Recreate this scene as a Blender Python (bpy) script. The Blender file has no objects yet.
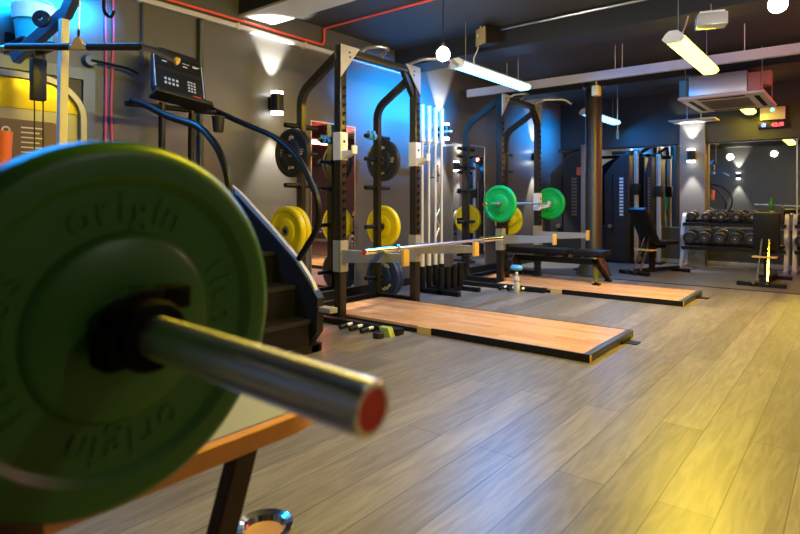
import bpy, bmesh, math, random
from mathutils import Vector, Matrix
random.seed(7)
PI = math.pi
S = bpy.context.scene
COL = S.collection

# ------------------------------------------------------------------ materials
MATS = {}
def mat(name, col, rough=0.5, metal=0.0, emit=None, estr=0.0, spec=0.5, coat=0.0, alpha=None, trans=0.0, noise=0.0, nscale=20.0, bump=0.0):
    if name in MATS: return MATS[name]
    m = bpy.data.materials.new(name); m.use_nodes = True
    nt = m.node_tree; b = nt.nodes['Principled BSDF']
    b.inputs['Base Color'].default_value = (*col, 1)
    b.inputs['Roughness'].default_value = rough
    b.inputs['Metallic'].default_value = metal
    b.inputs['Specular IOR Level'].default_value = spec
    b.inputs['Coat Weight'].default_value = coat
    b.inputs['Transmission Weight'].default_value = trans
    if emit:
        b.inputs['Emission Color'].default_value = (*emit, 1)
        b.inputs['Emission Strength'].default_value = estr
    if noise > 0 or bump > 0:
        tc = nt.nodes.new('ShaderNodeTexCoord'); n = nt.nodes.new('ShaderNodeTexNoise')
        n.inputs['Scale'].default_value = nscale; n.inputs['Detail'].default_value = 5
        nt.links.new(tc.outputs['Object'], n.inputs['Vector'])
        if noise > 0:
            mx = nt.nodes.new('ShaderNodeMixRGB'); mx.blend_type = 'MIX'
            mx.inputs[1].default_value = (*[c*(1-noise) for c in col], 1)
            mx.inputs[2].default_value = (*[min(1, c*(1+noise)) for c in col], 1)
            nt.links.new(n.outputs['Fac'], mx.inputs[0]); nt.links.new(mx.outputs[0], b.inputs['Base Color'])
        if bump > 0:
            bp = nt.nodes.new('ShaderNodeBump'); bp.inputs['Strength'].default_value = bump
            bp.inputs['Distance'].default_value = 0.01
            nt.links.new(n.outputs['Fac'], bp.inputs['Height']); nt.links.new(bp.outputs[0], b.inputs['Normal'])
    MATS[name] = m
    return m

def plank_mat(name, c1, c2, c3, pw, pl, rough, mortar=(0.02, 0.016, 0.012), msize=0.004, along='Y', grain=0.5, bumps=0.08):
    m = bpy.data.materials.new(name); m.use_nodes = True
    nt = m.node_tree; b = nt.nodes['Principled BSDF']; L = nt.links.new
    tc = nt.nodes.new('ShaderNodeTexCoord'); mp = nt.nodes.new('ShaderNodeMapping')
    if along == 'Y': mp.inputs['Rotation'].default_value = (0, 0, PI/2)
    L(tc.outputs['Object'], mp.inputs['Vector'])
    br = nt.nodes.new('ShaderNodeTexBrick')
    br.offset = 0.37; br.inputs['Scale'].default_value = 1.0
    br.inputs['Brick Width'].default_value = pl; br.inputs['Row Height'].default_value = pw
    br.inputs['Mortar Size'].default_value = msize; br.inputs['Mortar Smooth'].default_value = 0.2
    br.inputs['Color1'].default_value = (*c1, 1); br.inputs['Color2'].default_value = (*c2, 1); br.inputs['Mortar'].default_value = (*mortar, 1)
    L(mp.outputs[0], br.inputs['Vector'])
    mg = nt.nodes.new('ShaderNodeMapping'); mg.inputs['Scale'].default_value = (1.6, 16, 1)
    L(mp.outputs[0], mg.inputs['Vector'])
    n = nt.nodes.new('ShaderNodeTexNoise'); n.inputs['Scale'].default_value = 1.5; n.inputs['Detail'].default_value = 7; n.inputs['Distortion'].default_value = 1.6
    L(mg.outputs[0], n.inputs['Vector'])
    rp = nt.nodes.new('ShaderNodeValToRGB'); rp.color_ramp.elements[0].position = 0.38; rp.color_ramp.elements[1].position = 0.66
    L(n.outputs['Fac'], rp.inputs[0])
    mx = nt.nodes.new('ShaderNodeMixRGB'); mx.blend_type = 'MULTIPLY'; mx.inputs[0].default_value = grain
    cr = nt.nodes.new('ShaderNodeMixRGB'); cr.inputs[1].default_value = (*c3, 1); cr.inputs[2].default_value = (1, 1, 1, 1)
    L(rp.outputs[0], cr.inputs[0]); L(br.outputs['Color'], mx.inputs[1]); L(cr.outputs[0], mx.inputs[2])
    L(mx.outputs[0], b.inputs['Base Color'])
    b.inputs['Roughness'].default_value = rough
    bp = nt.nodes.new('ShaderNodeBump'); bp.inputs['Strength'].default_value = bumps; bp.inputs['Distance'].default_value = 0.01
    L(n.outputs['Fac'], bp.inputs['Height']); L(bp.outputs[0], b.inputs['Normal'])
    return m

M = dict(
 floor=plank_mat('oak_floor', (0.265, 0.235, 0.205), (0.165, 0.145, 0.125), (0.30, 0.27, 0.24), 0.18, 2.1, 0.36, mortar=(0.06, 0.05, 0.04), msize=0.0022),
 platform=plank_mat('platform_oak', (0.82, 0.47, 0.25), (0.64, 0.34, 0.155), (0.7, 0.6, 0.5), 0.075, 0.55, 0.25, mortar=(0.3, 0.16, 0.07), msize=0.0015, along='X', grain=0.35, bumps=0.02),
 rubber=mat('rubber_floor', (0.085, 0.083, 0.080), 0.5, noise=0.25, nscale=60),
 wall=mat('wall_paint', (0.088, 0.086, 0.083), 0.42, noise=0.10, nscale=1.3),
 wall_back=mat('back_wall_paint', (0.06, 0.058, 0.055), 0.45, noise=0.10, nscale=1.3),
 pil=mat('pilaster_paint', (0.13, 0.13, 0.13), 0.5),
 ceil=mat('ceiling_paint', (0.045, 0.045, 0.040), 0.6, noise=0.2, nscale=1.0),
 ceil_l=mat('sconce_lit_soffit', (0.5, 0.5, 0.48), 0.6),  # pale tone stands for wall light falling on undersides
 beam=mat('beam_black', (0.022, 0.022, 0.022), 0.6),
 mirror=mat('mirror_silver', (0.86, 0.88, 0.87), 0.015, 1.0),
 black=mat('black_powder_coat', (0.006, 0.006, 0.007), 0.38, spec=0.3),
 rackm=mat('rack_metallic_black', (0.038, 0.034, 0.028), 0.28, 0.5, spec=0.35),
 hole=mat('hole_black', (0.003, 0.003, 0.003), 0.6, spec=0.08),
 silver=mat('silver_paint', (0.36, 0.355, 0.33), 0.38, 0.25),
 barwhite=mat('lit_chrome_bar', (0.80, 0.77, 0.68), 0.35, 0.25),  # near-white colour paints in the light on chrome bars
 ring=mat('ring_grey', (0.13, 0.125, 0.11), 0.4, 0.3),
 cream=mat('white_plastic', (0.72, 0.70, 0.64), 0.45),
 white=mat('white_paint', (0.82, 0.82, 0.82), 0.45),
 chrome=mat('chrome', (0.82, 0.82, 0.82), 0.13, 1.0),
 chromer=mat('chrome_brushed', (0.80, 0.80, 0.80), 0.30, 1.0),
 steel=mat('steel', (0.5, 0.5, 0.5), 0.35, 1.0),
 rub_black=mat('rubber_black', (0.016, 0.016, 0.017), 0.5, noise=0.1, nscale=30),
 rub_green=mat('rubber_green', (0.0, 0.42, 0.06), 0.42, noise=0.06, nscale=30),
 rub_dkgreen=mat('rubber_deep_green', (0.042, 0.165, 0.022), 0.36, noise=0.08, nscale=30, bump=0.02),
 rub_yellow=mat('rubber_yellow', (0.82, 0.66, 0.0), 0.45, noise=0.05, nscale=30),
 rub_blue=mat('rubber_blue', (0.012, 0.030, 0.11), 0.42, noise=0.08, nscale=30),
 vinyl=mat('black_vinyl', (0.007, 0.007, 0.008), 0.42, spec=0.22),
 red=mat('red_plastic', (0.9, 0.04, 0.02), 0.4),
 redconduit=mat('red_cable', (0.85, 0.10, 0.06), 0.5),
 pink=mat('pink_cable', (0.85, 0.08, 0.16), 0.5),
 bluegrey=mat('blue_grey_steel', (0.07, 0.095, 0.14), 0.35, 0.3),
 graphite=mat('graphite_plastic', (0.016, 0.017, 0.020), 0.4, spec=0.35),
 trunk=mat('trunking_pvc', (0.50, 0.50, 0.56), 0.5),
 pipe=mat('dark_pipe', (0.04, 0.045, 0.055), 0.4),
 wood=mat('ply_edge', (0.62, 0.26, 0.08), 0.4, noise=0.15, nscale=15),
 wood_d=mat('dark_brown_wood', (0.05, 0.022, 0.014), 0.45),
 wood_l=mat('light_wood', (0.40, 0.20, 0.06), 0.45),
 greytop=mat('grey_laminate', (0.33, 0.34, 0.33), 0.35),
 cyan=mat('teal_plastic', (0.02, 0.50, 0.55), 0.3),
 screen=mat('console_screen', (0.015, 0.017, 0.02), 0.2),
 btn=mat('console_buttons', (0.55, 0.6, 0.62), 0.5),
 foil=mat('foil_duct', (0.70, 0.72, 0.76), 0.30, 0.6),
 copper=mat('copper_housing', (0.60, 0.25, 0.18), 0.4, 0.3),
 grille=mat('vent_grille', (0.20, 0.18, 0.15), 0.5),
 placard=mat('placard_brown', (0.16, 0.09, 0.06), 0.5),
 refl_y=mat('yellow_light_reflection', (0.75, 0.62, 0.04), 0.18, 0.2),  # yellow lamp reflection put into the base colour
 column=mat('column_dark_gloss', (0.05, 0.046, 0.035), 0.34, 0.35),
 orange=mat('orange_vinyl', (0.75, 0.16, 0.07), 0.45),
 lime=mat('lime_plastic', (0.38, 0.48, 0.10), 0.5),
 lblue=mat('light_blue_foam', (0.10, 0.42, 0.70), 0.5),
 tan=mat('tan_block', (0.62, 0.42, 0.14), 0.5),
 clear=mat('clear_plastic', (0.85, 0.88, 0.85), 0.15, 0, trans=0.6),
 skirt=mat('skirting_grey', (0.35, 0.35, 0.34), 0.4),
 tubeB=mat('blue_tube', (0.8, 0.8, 0.8), 0.5, emit=(0.06, 0.38, 1.0), estr=9),
 tubeY=mat('yellow_tube', (0.8, 0.8, 0.8), 0.5, emit=(1.0, 0.82, 0.05), estr=9),
 tubeR=mat('red_tube', (0.8, 0.8, 0.8), 0.5, emit=(1.0, 0.10, 0.07), estr=16),
 bulb=mat('bulb_white', (0.9, 0.9, 0.9), 0.5, emit=(1.0, 0.97, 0.90), estr=60),
 lens=mat('lamp_lens', (0.9, 0.9, 0.9), 0.5, emit=(1.0, 0.97, 0.88), estr=12),
 ledb=mat('led_blue', (0.1, 0.1, 0.5), 0.5, emit=(0.15, 0.25, 1.0), estr=3),
 ledr=mat('led_red', (0.5, 0.1, 0.1), 0.5, emit=(1.0, 0.05, 0.08), estr=3),
 ledg=mat('led_green', (0.1, 0.5, 0.3), 0.5, emit=(0.1, 1.0, 0.55), estr=4),
)

def turned():
    m = mat('turned_chrome', (0.92, 0.92, 0.92), 0.25, 1.0); nt = m.node_tree; b = nt.nodes['Principled BSDF']
    b.inputs['Anisotropic'].default_value = .92; b.inputs['Anisotropic Rotation'].default_value = .25
    t = nt.nodes.new('ShaderNodeTangent'); t.direction_type = 'RADIAL'; t.axis = 'Z'
    nt.links.new(t.outputs[0], b.inputs['Tangent']); return m
M['turned'] = turned()
# ------------------------------------------------------------------ mesh helpers
def add_box(bm, c, s, mi=0, rot=None, bev=0.0):
    """box centred at c with full size s"""
    g = bmesh.ops.create_cube(bm, size=1.0)
    vs = g['verts']
    for v in vs: v.co = Vector((v.co.x*s[0], v.co.y*s[1], v.co.z*s[2]))
    fs = set(f for v in vs for f in v.link_faces)
    if bev > 0:
        es = list(set(e for f in fs for e in f.edges))
        r = bmesh.ops.bevel(bm, geom=es, offset=bev, segments=2, affect='EDGES', profile=0.6)
        fs = set(r['faces']) | set(f for f in fs if f.is_valid)
        vs = list(set(v for f in fs for v in f.verts))
    mt = Matrix.Translation(Vector(c))
    if rot is not None: mt = mt @ rot
    for v in vs: v.co = mt @ v.co
    for f in fs: f.material_index = mi
    return vs

def bx(bm, x0, x1, y0, y1, z0, z1, mi=0, bev=0.0):
    return add_box(bm, ((x0+x1)/2, (y0+y1)/2, (z0+z1)/2), (abs(x1-x0), abs(y1-y0), abs(z1-z0)), mi, None, bev)

def add_sweep(bm, pts, prof, mi=0, up=(0, 0, 1), cap=True, scales=None, smooth=True):
    """sweep closed 2-D profile along polyline"""
    pts = [Vector(p) for p in pts]; n = len(pts); rings = []
    up = Vector(up); prev = None
    for i, p in enumerate(pts):
        if i == 0: t = pts[1]-p
        elif i == n-1: t = p-pts[i-1]
        else: t = (pts[i+1]-p).normalized()+(p-pts[i-1]).normalized()
        t.normalize()
        if prev is None:
            a = up if abs(t.dot(up)) < 0.98 else Vector((1, 0, 0))
            s = t.cross(a).normalized()
        else:
            s = prev - t*prev.dot(t)
            s.normalize()
        prev = s; u = s.cross(t)
        k = 1.0
        if 0 < i < n-1:
            c = (pts[i+1]-p).normalized().dot((p-pts[i-1]).normalized())
            k = 1.0/max(0.5, math.sqrt((1+c)/2))
        sc = scales[i] if scales else 1.0
        rings.append([bm.verts.new(p + s*a_*sc*(k if len(prof) == 4 else 1) + u*b_*sc) for a_, b_ in prof])
    m = len(prof)
    for i in range(n-1):
        for j in range(m):
            f = bm.faces.new((rings[i][j], rings[i][(j+1) % m], rings[i+1][(j+1) % m], rings[i+1][j]))
            f.material_index = mi; f.smooth = smooth and m > 6
    if cap:
        f = bm.faces.new(list(reversed(rings[0]))); f.material_index = mi
        f = bm.faces.new(rings[-1]); f.material_index = mi

def circ(r, n=12): return [(r*math.cos(2*PI*i/n), r*math.sin(2*PI*i/n)) for i in range(n)]
def rect(w, h): return [(-w/2, -h/2), (w/2, -h/2), (w/2, h/2), (-w/2, h/2)]
def tube(bm, pts, r, mi=0, n=12, **k): add_sweep(bm, pts, circ(r, n), mi, **k)
def bar(bm, pts, w, h, mi=0, **k): add_sweep(bm, pts, rect(w, h), mi, **k)

def bend(pts, r=0.1, seg=5):
    """round the corners of a polyline"""
    pts = [Vector(p) for p in pts]; out = [pts[0]]
    for i in range(1, len(pts)-1):
        a, b, c = pts[i-1], pts[i], pts[i+1]
        rr = min(r, (a-b).length*0.45, (c-b).length*0.45)
        p0 = b+(a-b).normalized()*rr; p1 = b+(c-b).normalized()*rr
        for k in range(seg+1):
            t = k/seg; out.append(p0*(1-t)**2 + b*2*t*(1-t) + p1*t*t)
    out.append(pts[-1]); return out

def add_lathe(bm, prof, n=32, mi=0, mt=None, mis=None, smooth=True):
    """profile (r, z) list revolved round Z"""
    mt = mt or Matrix.Identity(4); rings = []
    for r, z in prof:
        if r < 1e-6: rings.append([bm.verts.new(mt @ Vector((0, 0, z)))])
        else: rings.append([bm.verts.new(mt @ Vector((r*math.cos(2*PI*i/n), r*math.sin(2*PI*i/n), z))) for i in range(n)])
    for k in range(len(prof)-1):
        a, b = rings[k], rings[k+1]
        for i in range(n):
            j = (i+1) % n
            if len(a) == 1 and len(b) == 1: continue
            if len(a) == 1: vs = (a[0], b[i], b[j])
            elif len(b) == 1: vs = (a[i], b[0], a[j])
            else: vs = (a[i], b[i], b[j], a[j])
            f = bm.faces.new(vs); f.smooth = smooth
            f.material_index = mis[k] if mis else mi

def add_prism(bm, poly, t0, t1, axes='XZ', mi=0, mt=None):
    """extrude a 2-D outline; axes gives the plane, thickness along the third"""
    def P(a, b, t):
        if axes == 'XZ': v = Vector((a, t, b))
        elif axes == 'YZ': v = Vector((t, a, b))
        else: v = Vector((a, b, t))
        return mt @ v if mt else v
    A = [bm.verts.new(P(a, b, t0)) for a, b in poly]; B = [bm.verts.new(P(a, b, t1)) for a, b in poly]
    n = len(poly)
    for i in range(n):
        bm.faces.new((A[i], A[(i+1) % n], B[(i+1) % n], B[i])).material_index = mi
    bm.faces.new(list(reversed(A))).material_index = mi; bm.faces.new(B).material_index = mi

def obj(name, bm, mats, parent=None, loc=None, bevel=0.0, auto=True, rot=None):
    bmesh.ops.recalc_face_normals(bm, faces=bm.faces)
    me = bpy.data.meshes.new(name); bm.to_mesh(me); bm.free()
    if not isinstance(mats, (list, tuple)): mats = [mats]
    for m in mats: me.materials.append(M[m] if isinstance(m, str) else m)
    o = bpy.data.objects.new(name, me); COL.objects.link(o)
    if parent: o.parent = parent
    if loc: o.location = loc
    if rot: o.rotation_euler = rot
    if auto:
        try: me.set_sharp_from_angle(angle=math.radians(35))
        except Exception: pass
    if bevel > 0:
        md = o.modifiers.new('bevel', 'BEVEL'); md.width = bevel; md.segments = 2; md.limit_method = 'ANGLE'
    return o

def NB(): return bmesh.new()
def tag(o, label=None, cat=None, group=None, kind=None):
    if label: o['label'] = label
    if cat: o['category'] = cat
    if group: o['group'] = group
    if kind: o['kind'] = kind
    return o
def thing(name, label, cat, loc=(0, 0, 0), rotz=0, group=None, rot=None):
    o = bpy.data.objects.new(name, None); COL.objects.link(o)
    o.empty_display_size = 0.05
    o.location = loc; o.rotation_euler = rot if rot else (0, 0, rotz)
    return tag(o, label, cat, group)
def struct(name, bm, mats, **k):
    o = obj(name, bm, mats, **k); o['kind'] = 'structure'; return o
KIDS = {}
def copy_tree(o, label=None, loc=None, rotz=None, parent=None):
    c = o.copy(); COL.objects.link(c)
    if parent: c.parent = parent
    for ch in [x for x in bpy.data.objects if x.parent == o]: copy_tree(ch, parent=c)
    if label: c['label'] = label
    if loc is not None: c.location = loc
    if rotz is not None: c.rotation_euler = (c.rotation_euler[0], c.rotation_euler[1], rotz)
    return c

_cache = {}
def glyph(ch):
    if ch in _cache: return _cache[ch]
    cu = bpy.data.curves.new('g', 'FONT'); cu.body = ch; cu.size = 1.0; cu.resolution_u = 3
    o = bpy.data.objects.new('g', cu); COL.objects.link(o)
    bpy.context.view_layer.update()
    me = bpy.data.meshes.new_from_object(o.evaluated_get(bpy.context.evaluated_depsgraph_get()))
    vs = [v.co.copy() for v in me.vertices]; fs = [tuple(p.vertices) for p in me.polygons]
    bpy.data.objects.remove(o); bpy.data.curves.remove(cu); bpy.data.meshes.remove(me)
    xs = [v.x for v in vs] or [0, 0.3]
    _cache[ch] = (vs, fs, min(xs), max(xs)); return _cache[ch]
def put_glyph(bm, ch, mt, size, depth, bold=0.0):
    vs, fs, x0, x1 = glyph(ch)
    cx = (x0+x1)/2
    off = [(0, 0)] if bold == 0 else [(-bold, 0), (bold, 0), (0, bold), (0, -bold)]
    for ox, oy in off:
        a = [bm.verts.new(mt @ Vector(((v.x-cx)*size+ox, v.y*size+oy, depth))) for v in vs]
        b = [bm.verts.new(mt @ Vector(((v.x-cx)*size+ox, v.y*size+oy, 0))) for v in vs]
        cnt = {}
        for f in fs:
            try: bm.faces.new([a[i] for i in f])
            except ValueError: pass
            for i in range(len(f)):
                e = (f[i], f[(i+1) % len(f)]); cnt[e] = 1
        for (i, j) in cnt:
            if (j, i) not in cnt:
                try: bm.faces.new((a[j], a[i], b[i], b[j]))
                except ValueError: pass
def text_arc(bm, s, R, ang, size, depth, z, flip=False, bold=0.0, gap=0.12):
    """letters standing on a circle of radius R (in local XY, facing +Z), centred at angle ang"""
    ws = [(glyph(c)[3]-glyph(c)[2]+gap)*size if c != ' ' else 0.3*size for c in s]
    tot = sum(ws); pos = -tot/2
    for c, w in zip(s, ws):
        th = (pos+w/2)/R; pos += w
        if c == ' ': continue
        a = ang - th
        mt = Matrix.Rotation(a-PI/2, 4, 'Z') @ Matrix.Translation((0, R, z))
        put_glyph(bm, c, mt, size, depth, bold)
def text_line(bm, s, mt, size, depth, gap=0.12, bold=0.0):
    ws = [(glyph(c)[3]-glyph(c)[2]+gap)*size if c != ' ' else 0.4*size for c in s]
    pos = -sum(ws)/2
    for c, w in zip(s, ws):
        if c != ' ': put_glyph(bm, c, mt @ Matrix.Translation((pos+w/2, 0, 0)), size, depth, bold)
        pos += w

# ------------------------------------------------------------------ the room
WX, EX, SY, NY, CZ = -4.36, 4.6, -1.1, 10.5, 2.85
b = NB(); bx(b, WX-.1, EX+.1, SY-.1, 7.78, -.1, 0); struct('floor', b, 'floor')
b = NB(); bx(b, WX-.1, EX+.1, 7.78, NY+.1, -.1, 0.0); struct('floor', b, 'rubber')
b = NB(); bx(b, WX, EX, 7.765, 7.795, 0.0, 0.006); struct('trim_1', b, 'black')
b = NB(); bx(b, WX-.1, EX+.1, SY-.1, NY+.1, CZ, CZ+.1); struct('ceiling', b, 'ceil')
b = NB(); bx(b, WX-.1, WX, SY-.1, NY+.1, 0, CZ); struct('wall_left', b, 'wall')
b = NB(); bx(b, EX, EX+.1, SY-.1, NY+.1, 0, CZ); struct('wall_right', b, 'wall')
b = NB(); bx(b, WX, EX, NY, NY+.1, 0, CZ); struct('wall_back', b, 'wall_back')
b = NB(); bx(b, WX, EX, SY-.1, SY, 0, CZ); struct('wall_front', b, 'wall')
b = NB(); bx(b, WX, WX+.02, 1.95, NY, 0, .09, bev=.004); struct('baseboard_left', b, 'black')
b = NB(); bx(b, -3.7, EX, NY-.03, NY, 0, .07, bev=.004); struct('baseboard_back', b, 'skirt')
# bulkhead along the back wall, pilaster
b = NB(); bx(b, WX, -2.29, 10.32, NY, 1.99, CZ); bx(b, -1.92, EX, 10.32, NY, 1.99, CZ); bx(b, -2.29, -1.92, 10.32, NY, 2.31, CZ); struct('trim_2', b, 'beam')
b = NB(); bx(b, -2.29, -1.92, 10.28, NY, 0, 2.31); struct('trim_3', b, 'pil')
# beams
b = NB(); bx(b, WX, EX, 3.15, 3.5, 2.72, CZ); bx(b, WX, EX, 3.15, 3.5, 2.70, 2.72, 1); struct('ceiling_beam', b, ['beam', 'ceil_l'])  # underside coloured pale where the wall light's upward beam lands
b = NB(); bx(b, WX, EX, 5.38, 5.75, 2.64, CZ); struct('ceiling_beam', b, 'beam')
b = NB(); bx(b, WX, EX, 8.1, 8.5, 2.66, CZ); struct('ceiling_beam', b, 'beam')
# round dark column with a flared shoe
b = NB()
add_lathe(b, [(0, 0), (.26, 0), (.24, .02), (.13, .26), (.115, .30), (.115, 2.62), (.15, 2.66), (.15, CZ), (0, CZ)], 32, mt=Matrix.Translation((-2.93, 8.1, 0)))
struct('column', b, 'column')
# door with frame in the left wall
b = NB()
bx(b, WX, WX+.05, .90, .98, 0, 1.98); bx(b, WX, WX+.05, 1.80, 1.88, 0, 1.98); bx(b, WX, WX+.049, .98, 1.80, 1.90, 1.98)
d1 = struct('door_1', b, 'bluegrey')
b = NB(); bx(b, WX+.002, WX+.03, .98, 1.80, 0.01, 1.90); obj('door_leaf', b, 'graphite', d1)
b = NB(); tube(b, [(WX+.03, 1.72, 1.0), (WX+.07, 1.72, 1.0), (WX+.07, 1.60, 1.0)], .009); obj('door_handle', b, 'steel', d1)

def mirror(name, label, x0, x1, y0, y1, z0, z1, kind):
    t = thing(name, label, 'mirror', ((x0+x1)/2, (y0+y1)/2, z0), 0, None)
    ox, oy, oz = t.location
    b = NB(); bx(b, x0-ox, x1-ox, y0-oy, y1-oy, 0, z1-z0); obj('mirror_glass', b, 'mirror', t)
    b = NB(); f = .012; e = .004
    if kind == 'x':   # on left wall
        for (a0, a1, c0, c1) in ((y0-f, y0, z0-f, z1+f), (y1, y1+f, z0-f, z1+f), (y0, y1, z0-f, z0), (y0, y1, z1, z1+f)):
            bx(b, x0-ox, x1+e-ox, a0-oy, a1-oy, c0-oz, c1-oz)
    else:
        for (a0, a1, c0, c1) in ((x0-f, x0, z0-f, z1+f), (x1, x1+f, z0-f, z1+f), (x0, x1, z0-f, z0), (x0, x1, z1, z1+f)):
            bx(b, a0-ox, a1-ox, y0-e-oy, y1-oy, c0-oz, c1-oz)
    obj('mirror_frame', b, 'steel', t)
mirror('wall_mirror', 'tall wall mirror on left wall behind the nearer squat rack', WX, WX+.012, 4.02, 4.66, .10, 1.85, 'x')
mirror('wall_mirror', 'tall wall mirror on left wall between the upright bars and the farther squat rack', WX, WX+.012, 6.64, 7.49, .10, 1.84, 'x')
mirror('wall_mirror', 'wide back wall mirror left of the grey pilaster, behind the cable machine', -3.68, -2.31, NY-.012, NY, .61, 1.975, 'y')
mirror('wall_mirror', 'wide back wall mirror right of the grey pilaster, above the dumbbell rack', -1.90, -.72, NY-.012, NY, .61, 1.975, 'y')
mirror('wall_mirror', 'back wall mirror at the right edge of the picture behind the dumbbells', -.70, .9, NY-.012, NY, .61, 1.975, 'y')

# ------------------------------------------------------------------ wall lights
def sconce(x, y, z, n, label, e=1.0):
    """n = outward unit (x,y)"""
    t = thing('wall_light', label, 'wall lamp', (x, y, z), math.atan2(n[1], n[0]), 'black up and down wall lights')
    b = NB(); bx(b, 0.0, .03, -.035, .035, -.06, .06, bev=.003); obj('mount_plate', b, 'black', t)
    b = NB(); add_lathe(b, [(.050, -.075), (.060, -.08), (.060, .08), (.050, .075), (.050, -.075)], 28, mt=Matrix.Translation((.092, 0, 0))); obj('lamp_body', b, 'black', t)
    for s in (1, -1):
        b = NB(); add_lathe(b, [(0, 0), (.057, 0), (.057, .026), (0, .026)], 24, mt=Matrix.Translation((.092, 0, s*.094-.013)))
        obj('lamp_lens', b, 'lens', t)
        ld = bpy.data.lights.new('sconce_spot', 'SPOT'); ld.energy = SC_E*e; ld.spot_size = math.radians(58); ld.spot_blend = .5
        ld.shadow_soft_size = .02; ld.color = (1, .93, .80)
        lo = bpy.data.objects.new('lamp_glow', ld); COL.objects.link(lo); lo.parent = t
        lo.location = (.10, 0, s*.125); lo.rotation_euler = (0, 0, 0) if s < 0 else (PI, 0, 0)
        lo.rotation_euler = ((0, math.radians(-4), 0) if s < 0 else (PI, math.radians(-4), 0))
    return t
SC_E = 130
sconce(WX, 3.51, 1.96, (1, 0), 'black up and down wall light on left wall between stair climber and nearer squat rack')
sconce(WX, 6.32, 1.96, (1, 0), 'black up and down wall light on left wall behind the upright stored bars')
sconce(WX, 9.13, 1.80, (1, 0), 'black up and down wall light on left wall seen through the farther squat rack')
sconce(-2.03-.07, 10.28, 1.78, (0, -1), 'black up and down wall light on the grey pilaster of the back wall', .45)
sconce(-3.1, SY, 1.9, (0, 1), 'black up and down wall light on the wall behind, seen only in the mirror')
# thin white panel under the back bulkhead
t = thing('ceiling_panel', 'thin white panel hanging above the wall light of the back wall', 'ceiling panel', (-2.03, 10.05, 2.31))
b = NB(); bx(b, -.33, .33, -.2, .2, 0, .02, bev=.003); obj('panel', b, 'ceil_l', t)
for sx in (-.1, .1):
    b = NB(); tube(b, [(sx, 0, .02), (sx, 0, CZ-2.31)], .004, n=6); obj('hanger', b, 'steel', t)

# ------------------------------------------------------------------ batten lights
def batten(x, y0, y1, z, tube_m, label, col, energy, tilt=78, spread=66):
    t = thing('batten_light', label, 'ceiling lamp', (x, (y0+y1)/2, z), 0, 'hanging fluorescent batten lights')
    L = (y1-y0)/2
    b = NB(); add_prism(b, [(-.07, .02), (-.05, .04), (-.03, .06), (.03, .06), (.05, .04), (.07, .02)], -L, L, 'XZ'); obj('housing', b, 'white', t)
    b = NB(); add_prism(b, [(-.078, .0195), (-.076, -.008), (-.05, -.030), (.05, -.030), (.076, -.008), (.078, .0195)], -L+.03, L-.03, 'XZ'); obj('diffuser', b, tube_m, t)
    for s in (-1, 1):
        b = NB(); add_prism(b, [(-.087, -.001), (-.06, .04), (-.03, .063), (.03, .063), (.06, .04), (.087, -.001), (.055, -.035), (-.055, -.035)], s*L-.012, s*L+.012, 'XZ'); obj('end_cap', b, 'white', t)
        b = NB(); tube(b, [(0, s*L*.78, .06), (0, s*L*.78, CZ-z)], .004, n=6); obj('suspension_wire', b, 'steel', t)
    b = NB(); tube(b, bend([(0, -L*.55, .06), (0, -L*.58, .12), (.02, -L*.52, .2), (.05, -L*.5, .34)], .04), .006, n=6); 
    add_lathe(b, [(0, 0), (.04, 0), (.04, .03), (0, .03)], 12, mt=Matrix.Translation((.05, -L*.5, .34)))
    tube(b, [(.05, -L*.5, .36), (.05, -L*.5, CZ-z)], .005, n=6)
    obj('power_cord', b, 'cream', t)
    for s in (-1, 1):
        ld = bpy.data.lights.new('batten_glow', 'AREA'); ld.shape = 'RECTANGLE'; ld.size = .06; ld.size_y = (y1-y0)*.95
        wide = (s > 0 and spread == 66)
        ld.energy = energy*(.42 if wide else .5); ld.color = col; ld.spread = math.radians(170 if wide else spread)
        lo = bpy.data.objects.new('tube_glow', ld); COL.objects.link(lo); lo.parent = t; lo.location = (s*.06, 0, -.045)
        lo.rotation_euler = (0, -s*math.radians(30 if wide else tilt), 0)
    return t
BLUE = (0.0, .30, 1.0); YEL = (1.0, .72, .02); RED = (1.0, .10, .06)
batten(-3.1, 4.8, 6.28, 2.39, 'tubeB', 'blue-white hanging batten light above and behind the nearer squat rack', BLUE, 130)
batten(-3.25, 8.6, 10.05, 2.39, 'tubeB', 'far blue-white batten light behind the round column', BLUE, 60)
batten(-3.95, .5, 1.95, 2.50, 'tubeB', 'blue batten light close to left wall, out of the picture above', BLUE, 52)
batten(-1.18, 5.08, 6.58, 2.37, 'tubeY', 'yellow hanging batten light above the ends of the lifting platforms', YEL, 90, 22, 165)
batten(-1.28, 9.36, 10.2, 2.40, 'tubeY', 'far small yellow batten light behind the ceiling air conditioner', YEL, 12, 25, 170)
batten(-.85, 1.5, 3.0, 2.50, 'tubeY', 'yellow batten light above the foreground floor, out of the picture', YEL, 84, 45, 170)
batten(.85, 5.0, 6.5, 2.40, 'tubeR', 'red batten light on the right side of the room, seen only in mirrors', RED, 30, 60, 170)
batten(.85, 8.4, 9.9, 2.40, 'tubeR', 'farther red batten light on the right side, seen only in mirrors', RED, 30, 60, 170)

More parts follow.
